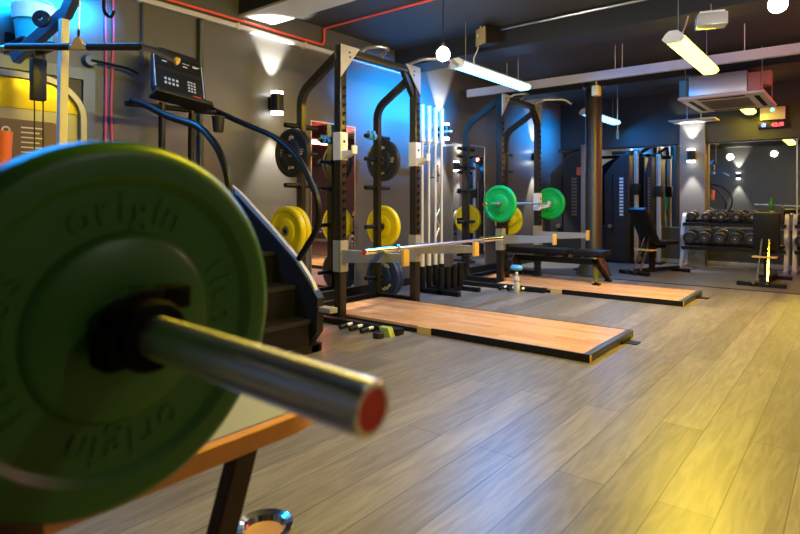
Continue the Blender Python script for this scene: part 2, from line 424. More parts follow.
def pendant(x, y, z, label, e):
    t = thing('pendant_bulb', label, 'ceiling lamp', (x, y, z), 0, 'bare pendant bulbs')
    b = NB(); tube(b, [(0, 0, .08), (0, 0, CZ-z)], .004, n=6); obj('cord', b, 'black', t)
    b = NB(); add_lathe(b, [(0, .04), (.018, .04), (.02, .09), (.012, .10), (0, .10)], 16); obj('lamp_holder', b, 'black', t)
    b = NB(); add_lathe(b, [(0, -.055)]+[(.055*math.cos(a), .055*math.sin(a)) for a in [-1.3, -1, -.6, -.2, .2, .6, 1.0]]+[(.016, .06), (0, .06)], 24); obj('bulb', b, 'bulb', t)
    ld = bpy.data.lights.new('bulb_glow', 'POINT'); ld.energy = e; ld.shadow_soft_size = .07; ld.color = (1, .93, .82)
    lo = bpy.data.objects.new('bulb_glow', ld); COL.objects.link(lo); lo.parent = t; lo.location = (0, 0, -.01)
PE = 22
pendant(-2.61, 3.84, 2.22, 'bright bare pendant bulb hanging just right of the nearer squat rack top', PE)
pendant(-.40, 4.40, 2.30, 'bright bare pendant bulb at the top right corner of the picture', PE)
pendant(-1.72, 2.95, 2.31, 'round pendant bulb cut by the top edge of the picture', 12)
pendant(2.1, 1.6, 2.3, 'unseen pendant bulb added on the near right to light the foreground plate', 22)  # added out of view to brighten the red end cap and green plate
pendant(2.6, 6.4, 2.3, 'unseen pendant bulb added on the far right as neutral fill', PE)  # added out of view for neutral ambient light

# ------------------------------------------------------------------ conduits, trunking, ceiling gear
b = NB(); bar(b, [(-4.2, 6.78, 2.52), (.9, 6.78, 2.52)], .06, .10)
t = thing('cable_trunking', 'long pale lilac cable trunking hanging under the ceiling across the room', 'trunking', (-1.6, 6.78, 2.52))
o = obj('trunk_channel', b, 'trunk', t); o.location = (1.6, -6.78, -2.52)
b = NB(); bx(b, -.42+1.6, -.30+1.6, -.05, .05, -.07, .07, bev=.01); obj('junction_cover', b, 'cream', t)
for hx in (-3.6, -2.2, -2.12, -.9, 0.2):
    b = NB(); tube(b, [(hx+1.6, 0, .05), (hx+1.6, 0, CZ-2.52)], .005, n=6); obj('hanger', b, 'cream', t)
def cond(name, label, pts, r, m, cat='conduit', br=.06):
    b = NB(); tube(b, bend(pts, br) if len(pts) > 2 else pts, r, n=8); return tag(obj(name, b, m), label, cat)
cond('red_conduit', 'red cable running along the top of left wall, up and across the ceiling', [(WX+.03, 2.0, 2.655), (WX+.03, 4.18, 2.655), (WX+.03, 4.18, 2.83), (WX+.08, 4.18, 2.83), (-2.2, 4.18, 2.83)], .012, 'redconduit')
b = NB(); bx(b, WX, WX+.05, 1.6, 5.6, 2.575, 2.615, bev=.004)
for yy in (2.2, 3.1, 3.9, 4.8): bx(b, WX, WX+.055, yy, yy+.02, 2.565, 2.625)
tag(obj('dado_trunking', b, 'trunk'), 'thin straight trunking fixed along the top of left wall below the red cable', 'trunking')
cond('wall_pipe', 'dark vertical pipe on left wall behind the stair climber console', [(WX+.025, 2.75, .0), (WX+.025, 2.75, 2.575)], .022, 'pipe', 'pipe')
cond('wall_pipe', 'thin dark pipe on left wall left of the stair climber', [(WX+.02, 2.25, 2.1), (WX+.02, 2.25, 2.85)], .010, 'bluegrey', 'pipe')
cond('pink_cable', 'pink vertical cable on left wall, left one of the pair', [(WX+.012, 1.965, 0), (WX+.012, 1.965, 1.2), (WX+.012, 1.975, 1.9), (WX+.012, 1.965, 2.85)], .009, 'pink', 'cable')
cond('pink_cable', 'pink vertical cable on left wall, right one of the pair', [(WX+.012, 2.02, 0), (WX+.012, 2.03, 1.2), (WX+.012, 2.01, 1.7), (WX+.012, 2.03, 2.3), (WX+.012, 2.02, 2.85)], .009, 'pink', 'cable')
cond('ceiling_conduit', 'thin dark conduit on the ceiling in front of the second beam', [(-3.1, 5.32, 2.82), (1.2, 5.32, 2.82)], .014, 'steel')
# speaker on ceiling
t = thing('ceiling_speaker', 'small dark loudspeaker with tan face hanging under the ceiling beam', 'speaker', (-2.98, 5.2, 2.72), math.radians(62))
b = NB(); add_prism(b, [(-.08, -.09), (.10, -.06), (.10, .07), (-.08, .10)], -.10, .10, 'XZ'); obj('cabinet', b, 'black', t, bevel=.006)
b = NB(); add_prism(b, [(-.093, -.08), (-.082, -.08), (-.082, .09), (-.093, .09)], -.085, .085, 'XZ'); obj('speaker_grille', b, 'tan', t)
b = NB(); tube(b, [(0, 0, .08), (0, 0, .14)], .012, n=8); obj('bracket', b, 'black', t)
# air conditioner cassette
t = thing('air_conditioner', 'white ceiling air conditioner cassette with exposed metal housing hanging at upper right', 'air conditioner', (-1.29, 8.38, 2.29))
b = NB(); add_prism(b, [(-.46, -.65), (.46, -.65), (.46, .65), (-.46, .65)], 0, .035, 'XY'); obj('fascia', b, 'cream', t, bevel=.012)
b = NB(); bx(b, -.26, .26, -.36, .36, -.006, .002)
for k in range(12): bx(b, -.25, .25, -.34+k*.06, -.34+k*.06+.02, -.012, -.004)
obj('intake_grille', b, 'grille', t)
for (x0, x1, y0, y1) in ((-.38, -.33, -.45, .45), (.33, .38, -.45, .45), (-.25, .25, -.56, -.50), (-.25, .25, .50, .56)):
    b = NB(); bx(b, x0, x1, y0, y1, -.005, .002); obj('air_slot', b, 'hole', t)
b = NB(); bx(b, -.36, .27, -.52, .52, .035, .30, bev=.01); obj('housing', b, 'foil', t)
b = NB(); bx(b, .275, .40, -.50, -.2, .05, .27, bev=.006); bx(b, .40, .5, -.45, -.25, .12, .28); obj('control_box', b, 'copper', t)
b = NB(); add_lathe(b, [(0, 0), (.05, 0), (.05, .22), (0, .22)], 16, mt=Matrix.Translation((-.42, -.5, .04))); obj('drain_pump', b, 'lblue', t)
for sx in (-.4, .42):
    for sy in (-.5, .5):
        b = NB(); tube(b, [(sx, sy, .03), (sx, sy, CZ-2.29)], .006, n=6); obj('threaded_rod', b, 'steel', t)
t = thing('junction_box', 'clear plastic ceiling box with white cover beside the yellow batten light', 'junction box', (-.93, 5.23, 2.50), math.radians(20))
b = NB(); bx(b, -.11, .11, -.08, .08, -.05, .05, bev=.012); obj('box', b, 'clear', t)
b = NB(); bx(b, -.09, .09, -.06, .06, .05, .07, bev=.004); obj('cover', b, 'white', t)
b = NB(); tube(b, [(0, 0, .06), (0, 0, .14)], .005, n=6); obj('hanger', b, 'steel', t)
t = thing('emergency_light', 'small yellow box lamp under the trunking right of the column', 'lamp', (-2.42, 6.78, 2.345), 0)
b = NB(); bx(b, -.04, .04, -.05, .05, -.06, .06, bev=.006); obj('lamp_box', b, 'tan', t)
b = NB(); tube(b, [(0, 0, .05), (0, 0, .122)], .008, n=6); obj('stem', b, 'tan', t)
cond('pull_cord', 'thin hanging pull cord with blue-white end right of the column', [(-2.63, 8.2, 1.98), (-2.63, 8.2, 2.66)], .006, 'steel', 'cord')
b = NB(); add_lathe(b, [(0, -.07), (.02, -.07), (.016, .05), (0, .07)], 12, mt=Matrix.Translation((-2.63, 8.2, 1.98))); 
t0 = [o for o in bpy.data.objects if o.name.startswith('pull_cord')][0]
obj('cord_pull', b, 'lblue', t0)
# interval timer and box above
t = thing('interval_timer', 'small black wall timer with blue and red glowing digits on back bulkhead', 'timer', (-1.0, 10.30, 2.20))
b = NB(); bx(b, -.19, .19, -.03, .02, -.05, .05, bev=.004); obj('timer_case', b, 'black', t)
FY = Matrix(((1, 0, 0, 0), (0, 0, -1, 0), (0, 1, 0, 0), (0, 0, 0, 1)))   # local XY -> XZ facing -Y
b = NB(); text_line(b, '01', Matrix.Translation((-.115, -.031, -.03)) @ FY, .075, .003, bold=.003); obj('blue_digits', b, 'ledb', t)
b = NB(); text_line(b, '42:51', Matrix.Translation((.06, -.031, -.03)) @ FY, .075, .003, bold=.003); obj('red_digits', b, 'ledr', t)
t = thing('wifi_router', 'pale box with a green light mounted above the wall timer', 'router', (-1.0, 10.30, 2.36))
b = NB(); bx(b, -.16, .16, -.05, .02, -.09, .10, bev=.008); obj('router_case', b, 'trunk', t)
b = NB(); add_lathe(b, [(0, 0), (.022, 0), (.022, .006), (0, .006)], 16, mt=Matrix.Translation((0, -.05, .06)) @ FY); obj('status_light', b, 'ledg', t)

# ------------------------------------------------------------------ bumper plates
def bumper(name, label, m, hubm, group, text=None, textm='white', th=.06, R=.225, orient='-Y', loc=(0, 0, 0), detail=48, arcs=None, sz=.052, bold=.0, dep=.006):
    t = thing(name, label, 'weight plate', loc, 0, group)
    if orient == '-Y': t.rotation_euler = Matrix(((1, 0, 0), (0, 0, -1), (0, 1, 0))).to_euler()
    h = th/2
    face = [(.026, h-.004), (.05, h-.004), (.052, h), (R*.47, h), (R*.50, h-.004), (R*.52, h-.011), (R*.77, h-.011), (R*.80, h-.004), (R*.82, h), (R-.018, h), (R-.011, h-.0015), (R-.005, h-.006), (R-.001, h-.013), (R, h-.020)]
    prof = face + [(r, -z) for r, z in reversed(face)] + [(.026, h-.004)]
    b = NB(); add_lathe(b, prof, detail); obj('rubber_disc', b, m, t)
    b = NB(); hp = [(.0252, -h-.001), (.042, -h-.001), (.042, -h+.002), (.0258, -h+.002), (.0258, h-.002), (.042, h-.002), (.042, h+.001), (.0252, h+.001), (.0252, -h-.001)]
    add_lathe(b, hp, 24); obj('steel_hub', b, hubm, t)
    if arcs:
        for s, a in arcs:
            b = NB(); text_arc(b, s, R*(.56 if dep > .004 else .57), a, sz, dep, h-.011, bold=bold)
            obj('lettering', b, textm, t)
    return t

# foreground barbell with plate
E_ = Vector((-.3225, .3685, .853)); C_ = Vector((-.7095, .350, .873))
dirb = (E_-C_).normalized()
up = Vector((0, 0, 1)); lx = up.cross(dirb).normalized(); ly = dirb.cross(lx)
RB = Matrix((lx, ly, dirb)).transposed()     # local X->~+Y, Y->~+Z, Z->bar direction
pt = .07
fg = bumper('bumper_plate', 'huge dark green bumper plate filling left foreground with raised moulded lettering', 'rub_dkgreen', 'steel', None, th=pt, detail=128, R=.232,
            arcs=[('origin', PI/2), ('fitness', -.10), ('origin', -PI/2+.05), ('fitness', PI+.05)], textm='rub_dkgreen', sz=.056, bold=0, dep=.0025)
fg.location = C_ - dirb*pt/2; fg.rotation_euler = RB.to_euler()
def barbell(name, label, L, loc, rot3, group=None, sleeve=.415, capm='red', r_s=.025, r_b=.014, sm='chrome', shm='chromer'):
    """local Z is the bar axis, origin at bar centre"""
    t = thing(name, label, 'barbell', loc, 0, group); t.rotation_euler = rot3.to_euler()
    hz = L/2
    b = NB(); tube(b, [(0, 0, -hz+sleeve-.01), (0, 0, hz-sleeve+.01)], r_b, n=16); obj('shaft', b, shm, t)
    for s in (-1, 1):
        b = NB(); add_lathe(b, [(0, s*(hz-sleeve)), (.036, s*(hz-sleeve)), (.036, s*(hz-sleeve+.025)), (r_s, s*(hz-sleeve+.027)), (r_s, s*(hz-.002)), (r_s-.002, s*hz), (r_s-.006, s*hz), (r_s-.006, s*(hz-.006)), (0, s*(hz-.006))], 40)
        sl = obj('sleeve', b, sm, t)
        b = NB(); add_lathe(b, [(0, s*(hz-.008)), (r_s-.0065, s*(hz-.008)), (r_s-.0065, s*(hz-.001)), (0, s*(hz-.001))], 32); obj('end_cap', b, capm, sl)
    return t
Lb = 2.16
barbell('barbell', 'barbell in left foreground with thick chrome sleeve pointing at the viewer, red end cap', Lb, E_-dirb*(Lb/2), RB, sleeve=.48, sm='turned')
# lock collar against the plate
t = thing('barbell_collar', 'black lock collar clamped on the foreground barbell sleeve against the green plate', 'barbell collar', C_+dirb*.032); t.rotation_euler = RB.to_euler()
b = NB(); add_lathe(b, [(.0262, -.030), (.040, -.030), (.044, -.024), (.044, .022), (.040, .030), (.0262, .030), (.0262, -.030)], 28); obj('collar_ring', b, 'hole', t)
b = NB(); add_box(b, (-.042, -.012, 0), (.024, .045, .045), bev=.006); obj('clamp_jaw', b, 'hole', t)
b = NB(); add_box(b, (.038, .040, .0), (.036, .03, .03), bev=.005); obj('clamp_jaw', b, 'hole', t)
b = NB(); add_sweep(b, bend([(-.035, .03, .0), (-.01, .048, .005), (.04, .046, .01)], .02), rect(.014, .008)); obj('locking_lever', b, 'black', t)
# stand that carries that bar
def stand(y0, x, label):
    zb = (C_ + dirb*((x-C_.x)/dirb.x)).z; yb = (C_ + dirb*((x-C_.x)/dirb.x)).y
    t = thing('barbell_stand', label, 'barbell stand', (x, yb-.05, 0))
    b = NB(); bx(b, -.04, .04, -.06, .02, .03, zb-.016, bev=.008); obj('upright', b, 'wood_d', t)
    b = NB(); bx(b, -.25, .25, -.06, .02, 0, .03, bev=.004); obj('foot', b, 'wood_d', t)
    b = NB(); add_prism(b, [(.0, zb-.10), (.10, zb-.05), (.10, zb+.012), (.085, zb+.012), (.085, zb-.015), (.0, zb-.015)], -.03, .03, 'YZ'); obj('bar_hook', b, 'wood_l', t)
stand(0, -.90, 'dark brown stand under the foreground barbell, hidden behind the green plate')
stand(0, -1.75, 'dark brown stand under the far end of the foreground barbell, out of the picture')
# second plate balancing the bar outside the picture
p2 = copy_tree(fg, 'dark green bumper plate on the far end of the foreground barbell, out of the picture')
p2.location = E_ - dirb*(Lb-.48+.035) 

# wood-edged table
t = thing('bench_table', 'low table with orange plywood edge and grey top behind the green plate', 'table', (-1.23, .35, 0))
zt = .55
def rrect(x0, x1, y0, y1, r, n=8):
    out = []
    for cx, cy, a0 in ((x1-r, y1-r, 0), (x0+r, y1-r, PI/2), (x0+r, y0+r, PI), (x1-r, y0+r, 3*PI/2)):
        for k in range(n+1):
            a = a0+PI/2*k/n; out.append((cx+r*math.cos(a), cy+r*math.sin(a)))
    return out
b = NB(); add_prism(b, rrect(-.235, .215, -.60, .66, .16), zt-.035, zt+.001, 'XY'); obj('table_top', b, 'greytop', t)
b = NB()
outp, inp = rrect(-.26, .24, -.625, .685, .18), rrect(-.238, .218, -.603, .663, .163)
n = len(outp)
vs = [[b.verts.new((p[0], p[1], z)) for p in pp] for pp, z in ((outp, zt-.042), (outp, zt-.003), (rrect(-.257, .237, -.622, .682, .178), zt), (inp, zt), (inp, zt-.042))]
for k in range(5):
    for i in range(n):
        b.faces.new((vs[k][i], vs[k][(i+1) % n], vs[(k+1) % 5][(i+1) % n], vs[(k+1) % 5][i]))
obj('plywood_edge', b, 'wood', t)
for (x0, y0, x1, y1, m) in ((.165, .44, .12, .31, 'wood_d'), (.165, -.02, .20, .02, 'wood_l'), (-.17, -.10, -.12, -.16, 'wood_d'), (-.17, -.45, -.2, -.5, 'wood_d')):
    b = NB(); add_sweep(b, [(x0, y0, zt-.036), (x1, y1, 0)], rect(.055, .04), up=(1, 0, 0)); obj('leg', b, m, t, bevel=.004)
t = thing('floor_dish', 'shallow round dish with shiny steel rim on floor beside the dark table leg', 'dish', (-1.435, 1.13, 0))
b = NB(); add_lathe(b, [(0, .004), (.055, .004), (.068, .028), (.088, .036), (.090, .032), (.072, .020), (.060, 0), (0, 0)], 40); obj('steel_rim', b, 'chrome', t)
b = NB(); add_lathe(b, [(0, .012), (.058, .012), (.056, .006), (0, .006)], 32); obj('brown_filling', b, 'wood_l', t)

# ------------------------------------------------------------------ squat racks
def make_rack(label, X, Y, W, near_arm_len=.66):
    """root at near front post base; local x outwards to the room, y along the wall"""
    t = thing('squat_rack', label, 'squat rack', (X, Y, 0), 0, 'squat racks')
    H = 2.385; rx = -.50; w = .075
    for k, y in enumerate((0, W)):
        # front upright with slots
        b = NB(); bx(b, -w/2, w/2, y-w/2, y+w/2, 0, H, 0, bev=.004)
        for i in range(22):
            z = .42+i*.075
            if z > 2.05: break
            bx(b, w/2-.002, w/2+.0015, y-.012, y+.014, z, z+.035, 1)
            bx(b, w/2-.002, w/2+.0015, y+.004, y+.034, z+.018, z+.035, 1)
        for z in (2.16, 2.30): add_lathe(b, [(0, 0), (.008, 0), (.008, .003), (0, .003)], 10, 1, mt=Matrix.Translation((w/2, y-.005, z)) @ Matrix.Rotation(PI/2, 4, 'Y'))
        bx(b, -w/2-.02, w/2+.02, y-w/2-.02, y+w/2+.02, 0, .012, 0)
        obj('front_upright', b, ['rackm', 'hole'], t)
        # rear upright and bent top brace
        path = bend([(rx, y, 0.0), (rx, y, 2.02), (-w/2+.0, y, 2.30)], .12, 6)
        b = NB(); add_sweep(b, path, rect(.07, .05), up=(0, 1, 0))
        bx(b, rx-.05, rx+.05, y-.05, y+.05, 0, .012)
        obj('rear_upright', b, 'rackm', t)
        # side base rail
        b = NB(); bx(b, rx+.03, -w/2, y-.03, y+.03, .01, .07, bev=.003); obj('base_rail', b, 'black', t)
        # gusset
        s = 1 if k == 0 else -1
        b = NB(); add_prism(b, [(y+s*w/2, 2.385), (y+s*.20, 2.385), (y+s*w/2, 2.19), (y-s*w/2, 2.10), (y-s*w/2, 2.385)], w/2-.001, w/2+.008, 'YZ')
        for (yy, zz) in ((.07, 2.33), (.075, 2.29)): add_lathe(b, [(0, 0), (.009, 0), (.009, .003), (0, .003)], 10, 1, mt=Matrix.Translation((w/2+.008, y+s*yy, zz)) @ Matrix.Rotation(PI/2, 4, 'Y'))
        obj('gusset_plate', b, ['silver', 'hole'], t)
        # J cup
        zj = JZ
        b = NB(); bx(b, -w/2-.004, w/2+.008, y-w/2-.008, y-w/2, zj-.10, zj+.14); bx(b, -w/2-.004, w/2+.008, y+w/2, y+w/2+.008, zj-.10, zj+.14); bx(b, w/2, w/2+.010, y-w/2-.008, y+w/2+.008, zj-.10, zj+.14, bev=.003)
        jc = obj('j_cup', b, 'cream', t)
        b = NB(); add_prism(b, [(w/2+.010, zj-.09), (w/2+.135, zj-.05), (w/2+.135, zj+.02), (w/2+.12, zj+.02), (w/2+.12, zj-.022), (w/2+.010, zj-.022)], y-.03, y+.03, 'XZ'); obj('hook', b, 'cream', jc)
        b = NB(); add_lathe(b, [(0, 0), (.012, 0), (.012, .003), (0, .003)], 12, mt=Matrix.Translation((w/2+.010, y, zj+.06)) @ Matrix.Rotation(PI/2, 4, 'Y')); obj('pin_hole', b, 'hole', jc)
        # safety spotter arm
        b = NB(); za = AZ
        bx(b, -w/2-.004, w/2+.010, y-w/2-.010, y-w/2, za-.17, za+.10); bx(b, -w/2-.004, w/2+.010, y+w/2, y+w/2+.010, za-.17, za+.10); bx(b, w/2, w/2+.012, y-w/2-.010, y+w/2+.010, za-.17, za+.10)
        add_prism(b, [(w/2+.01, za-.09), (w/2+near_arm_len, za-.045), (w/2+near_arm_len, za+.02), (w/2+.01, za+.02)], y-.03, y+.03, 'XZ')
        sa = obj('safety_arm', b, 'silver', t)
        b = NB(); bx(b, w/2+near_arm_len, w/2+near_arm_len+.03, y-.036, y+.036, za-.075, za+.055, bev=.004); obj('end_stop', b, 'tan', sa)
        # plate storage pegs on rear upright, both sides
        for s2 in (-1, 1):
            for z in ((1.72, 1.48, 1.18, .77, .235) ):
                L = .16
                b = NB(); tube(b, [(rx, y+s2*.03, z), (rx, y+s2*(.03+L), z)], .022, n=14)
                tube(b, [(rx, y+s2*.028, z), (rx, y+s2*.042, z)], .035, n=14)
                obj('storage_peg', b, 'black', t)
    # crossbars
    b = NB(); bx(b, -w/2, w/2, w/2, W-w/2, 2.31, 2.37, bev=.004); obj('top_crossbar', b, 'rackm', t)
    b = NB(); bx(b, rx-.03, rx+.03, .03, W-.03, .012, .075, bev=.003); obj('rear_crossbar', b, 'black', t)
    b = NB(); bar(b, [(0, W-.19, 2.33), (0, W-.035, 2.10)], .05, .05, up=(1, 0, 0)); obj('corner_brace', b, 'rackm', t)
    # multi-grip pull-up handles
    for yc in (.40,):
        b = NB(); tube(b, bend([(0, yc-.14, 2.365), (.04, yc-.13, 2.41), (.17, yc-.06, 2.42), (.17, yc+.06, 2.42), (.04, yc+.13, 2.41), (0, yc+.14, 2.365)], .05, 4), .016, n=12); obj('pull_up_grip', b, 'chromer', t)
    for yc, s in ((W-.02, 1), (.02, -1)):
        b = NB(); tube(b, bend([(0, yc-s*.12, 2.385), (.16, yc-s*.08, 2.43), (.38, yc+s*.06, 2.43), (.46, yc+s*.10, 2.36)], .05, 5), .016, n=12)
        if s > 0: obj('pull_up_grip', b, 'chromer', t)
        else: b.free()
    # low front rail on the near side with short band pins
    b = NB(); bx(b, -.45, .74, -.13, -.05, .0, .05, bev=.003); fr = obj('front_base_rail', b, 'black', t)
    for i, x in enumerate((.25, .36, .48)):
        b = NB(); tube(b, [(x, -.18, .030), (x-.01, -.25, .022)], .019, n=12); bp = obj('band_pin', b, 'black', t)
        b = NB(); tube(b, [(x, -.18, .030), (x+.01, -.128, .034)], .014, n=12); obj('pin_tip', b, 'white', bp)
    return t
JZ, AZ = 1.49, .60
r1 = make_rack('nearer black squat rack with silver spotter arms by the left wall', -3.50, 3.57, 1.07)
b = NB(); add_prism(b, [(.64, .0), (.72, .0), (.69, .065), (.60, .065)], -.19, -.135, 'XZ'); obj('lime_wedge', b, 'lime', r1)
# rack 2 : copy, J cups carry the green barbell at 1.0 m
r2 = copy_tree(r1, 'farther black squat rack holding the green-plated barbell near the column', (-3.50, 6.42, 0))
for o in [x for x in bpy.data.objects if x.parent == r2]:
    if o.name.startswith('j_cup'): o.location.z = 1.014-JZ
    if o.name.startswith(('front_base_rail', 'band_pin')): o.location.y = -.215
    if o.name.startswith('lime_wedge'): bpy.data.objects.remove(o)
b = NB(); tube(b, [(.38, -.305, .05), (.38, -.305, .24)], .012, n=8); pk = obj('band_post', b, 'black', r2)
b = NB(); add_lathe(b, [(0, -.035), (.05, -.03), (.062, 0), (.05, .03), (0, .035)], 20, mt=Matrix.Translation((.38, -.305, .262)) @ Matrix.Diagonal((1.25, 1, .9, 1))); obj('foam_cap', b, 'lblue', pk)

# barbells in the racks: bar axis along Y
RY = Matrix(((1, 0, 0), (0, 0, 1), (0, -1, 0)))     # local Z -> +Y, local Y -> -Z
RY = Matrix(((-1, 0, 0), (0, 0, 1), (0, 1, 0)))
barbell('barbell', 'empty chrome barbell lying on the spotter arms of the nearer squat rack', 2.2, (-2.98, 4.40, .646), RY)
barbell('barbell', 'barbell with green plates resting in the hooks of the farther squat rack', 2.2, (-3.40, 6.95, 1.008), RY)
for (y, lb) in ((6.95-.727, 'bright green bumper plate on the near end of the farther barbell'), (6.95+.727, 'bright green bumper plate on the far end of the farther barbell')):
    bumper('bumper_plate', lb, 'rub_green', 'steel', 'bright green bumper plates', th=.055, loc=(-3.40, y, 1.008), arcs=None)
for s in (-1, 1):
    t = thing('barbell_collar', 'small steel spring collar holding a green plate, %s one' % ('nearer' if s < 0 else 'farther'), 'barbell collar', (-3.40, 6.95+s*.775, 1.008)); t.rotation_euler = RY.to_euler()
    b = NB(); add_lathe(b, [(.0262, -.015), (.034, -.015), (.034, .015), (.0262, .015), (.0262, -.015)], 20); obj('collar_ring', b, 'steel', t)

# plates stored on rack 1 and 2
XR = -4.00
def stored(col, z, y, label, grp, w=1, th=.06):
    arcs = None; tm = 'white'
    if col == 'rub_black': arcs = [('gin', PI/2), ('fit', 0), ('ori', -PI/2), ('oss', PI)]
    if col == 'rub_blue': arcs = [('origin', PI/2-.3), ('origin', -PI/2+.5)]
    return bumper('bumper_plate', label, col, 'steel', grp, th=th, loc=(XR, y, z-.0), arcs=arcs, textm=tm, sz=.05, bold=.002)
yn, yf = 3.57-.10, 4.64+.10
stored('rub_black', 1.4765, yn, 'black bumper plate with white lettering beside the stair climber handrail', 'stored black plates')
stored('rub_yellow', .7665, yn, 'yellow bumper plate beside the stair climber, outer of two', 'stored yellow plates').location.y = yn-.062
stored('rub_yellow', .7665, yn, 'yellow bumper plate beside the stair climber, inner of two', 'stored yellow plates')
stored('rub_blue', .2315, yn, 'blue bumper plate low beside the stair climber', 'stored blue plates')
stored('rub_black', 1.4765, yf, 'black bumper plate with white lettering on the far side of the nearer squat rack', 'stored black plates')
stored('rub_yellow', .7665, yf, 'yellow bumper plate stored on the far side of the nearer squat rack', 'stored yellow plates')
stored('rub_blue', .2315, yf, 'blue bumper plate with white lettering low on the nearer rack, front one', 'stored blue plates')
stored('rub_blue', .2315, yf+.062, 'blue bumper plate low on the nearer rack, behind the front blue one', 'stored blue plates')
stored('rub_yellow', .7665, 6.42+1.07+.10, 'yellow bumper plate on farther squat rack, half hidden behind the green one', 'stored yellow plates')
# blue clamps hung on the top inner peg
def clamp(x, y, z, label):
    t = thing('band_clamp', label, 'clamp', (x, y, z)); t.rotation_euler = RY.to_euler()
    b = NB(); add_lathe(b, [(.023, -.02), (.036, -.02), (.036, .02), (.023, .02), (.023, -.02)], 20); obj('clamp_ring', b, 'lblue', t)
    b = NB(); add_box(b, (.0, .045, 0), (.03, .03, .036), bev=.005); obj('clamp_lever', b, 'lblue', t)
clamp(XR, 4.64-.06, 1.7205, 'small blue collar clamp on the top inner peg of the nearer rack, right one')
clamp(XR, 4.64-.13, 1.7205, 'small blue collar clamp on the top inner peg of the nearer rack, left one')

# ------------------------------------------------------------------ lifting platforms
def platform(x0, x1, y0, y1, label, notch=0.0):
    t = thing('lifting_platform', label, 'lifting platform', ((x0+x1)/2, (y0+y1)/2, 0), 0, 'lifting platforms')
    hx, hy, z = (x1-x0)/2, (y1-y0)/2, .052
    b = NB(); add_prism(b, [(-hx+.03, -hy+.02+notch), (-hx+.47, -hy+.02+notch), (-hx+.47, -hy+.02), (hx-.045, -hy+.02), (hx-.045, hy-.02), (-hx+.03, hy-.02)], .0, z-.001, 'XY'); obj('wooden_deck', b, 'platform', t)
    gx = .78   # short tan gap in the near edging
    for nm, (a0, a1, c0, c1) in (('steel_edging', (-hx+gx+.52, hx, -hy, -hy+.018)), ('steel_edging', (-hx, hx, hy-.018, hy)), ('steel_edging', (-hx, -hx+.03, -hy+notch, hy))):
        b = NB(); bx(b, a0, a1, c0, c1, 0, z, bev=.002); obj(nm, b, 'black', t)
    b = NB(); bx(b, -hx+(.47 if notch else 0), -hx+gx+.38, -hy, -hy+.018, 0, z-.02); obj('steel_edging', b, 'black', t)
    b = NB(); bx(b, -hx+gx+.385, -hx+gx+.515, -hy-.001, -hy+.018, 0, z-.002); obj('wood_edge_block', b, 'tan', t)
    b = NB(); bx(b, hx-.045, hx, -hy+.018, hy-.018, 0, z, bev=.002); obj('end_edging', b, 'bluegrey', t)
    b = NB(); bx(b, hx, hx+.004, -hy+.002, -hy+.03, 0.004, z-.006); obj('corner_cap', b, 'tan', t)
    b = NB(); bx(b, hx, hx+.10, hy-.25, hy-.15, .0, .006); bx(b, hx, hx+.015, hy-.29, hy-.11, 0, .02); obj('anchor_tab', b, 'black', t)
    return t
platform(-3.88, -1.34, 3.63, 4.545, 'nearer wooden lifting platform with black edging in front of the nearer rack')
platform(-3.88, -1.34, 6.40-.25, 7.04, 'farther wooden lifting platform under the black flat bench', notch=.31)
t = thing('floor_puck', 'small black rubber puck on floor in front of the nearer lifting platform', 'puck', (-2.84, 3.31, 0))
b = NB(); add_lathe(b, [(0, 0), (.040, 0), (.043, .006), (.043, .040), (.037, .046), (0, .046)], 24); obj('puck_body', b, 'rub_black', t)
b = NB(); add_lathe(b, [(0, .046), (.016, .046), (.014, .054), (0, .054)], 16); obj('puck_button', b, 'graphite', t)
t = thing('water_bottle', 'clear water bottle standing on floor in front of the farther rack', 'bottle', (-3.02, 5.92, 0))
b = NB(); add_lathe(b, [(0, 0), (.034, 0), (.037, .01), (.037, .11), (.030, .125), (.037, .14), (.034, .17), (.014, .20), (.014, .215), (0, .215)], 24); obj('bottle_body', b, 'clear', t)
b = NB(); add_lathe(b, [(0, .215), (.016, .215), (.016, .235), (0, .235)], 16); obj('bottle_cap', b, 'white', t)

# ------------------------------------------------------------------ vertical bar holder
t = thing('bar_holder', 'black upright bar holder on floor between the two squat racks', 'bar holder', (-3.72, 5.5, 0))
b = NB(); bx(b, -.30, .34, -.24, -.18, 0, .05, bev=.004); bx(b, -.30, .34, .18, .24, 0, .05, bev=.004); bx(b, -.2, -.14, -.24, .24, 0, .05); bx(b, .06, .12, -.24, .24, 0, .05); obj('base_frame', b, 'black', t)
spots = []
for i in range(4):
    for j in range(2):
        x, y = -.17+j*.26, -.20+i*.13
        spots.append((x, y))
        b = NB(); add_lathe(b, [(.030, .03), (.036, .03), (.036, .28), (.030, .28), (.030, .04)], 18, mt=Matrix.Translation((x, y, .015))); add_lathe(b, [(0, .04), (.03, .04), (.03, .05), (0, .05)], 18, mt=Matrix.Translation((x, y, 0))); obj('holder_tube', b, 'black', t)
RZ = Matrix.Identity(3)
tops = ((0, 'leftmost'), (2, 'second from left'), (4, 'third from left'), (6, 'rightmost'))
for k, (i, w) in enumerate(tops):
    x, y = spots[i]
    L = 2.08
    barbell('barbell', 'white-lit barbell standing upright in the holder, %s of four' % w, L, (-3.72+x, 5.5+y, .06+L/2), RZ, 'barbells standing in the holder', capm='black', sm='barwhite', shm='barwhite')
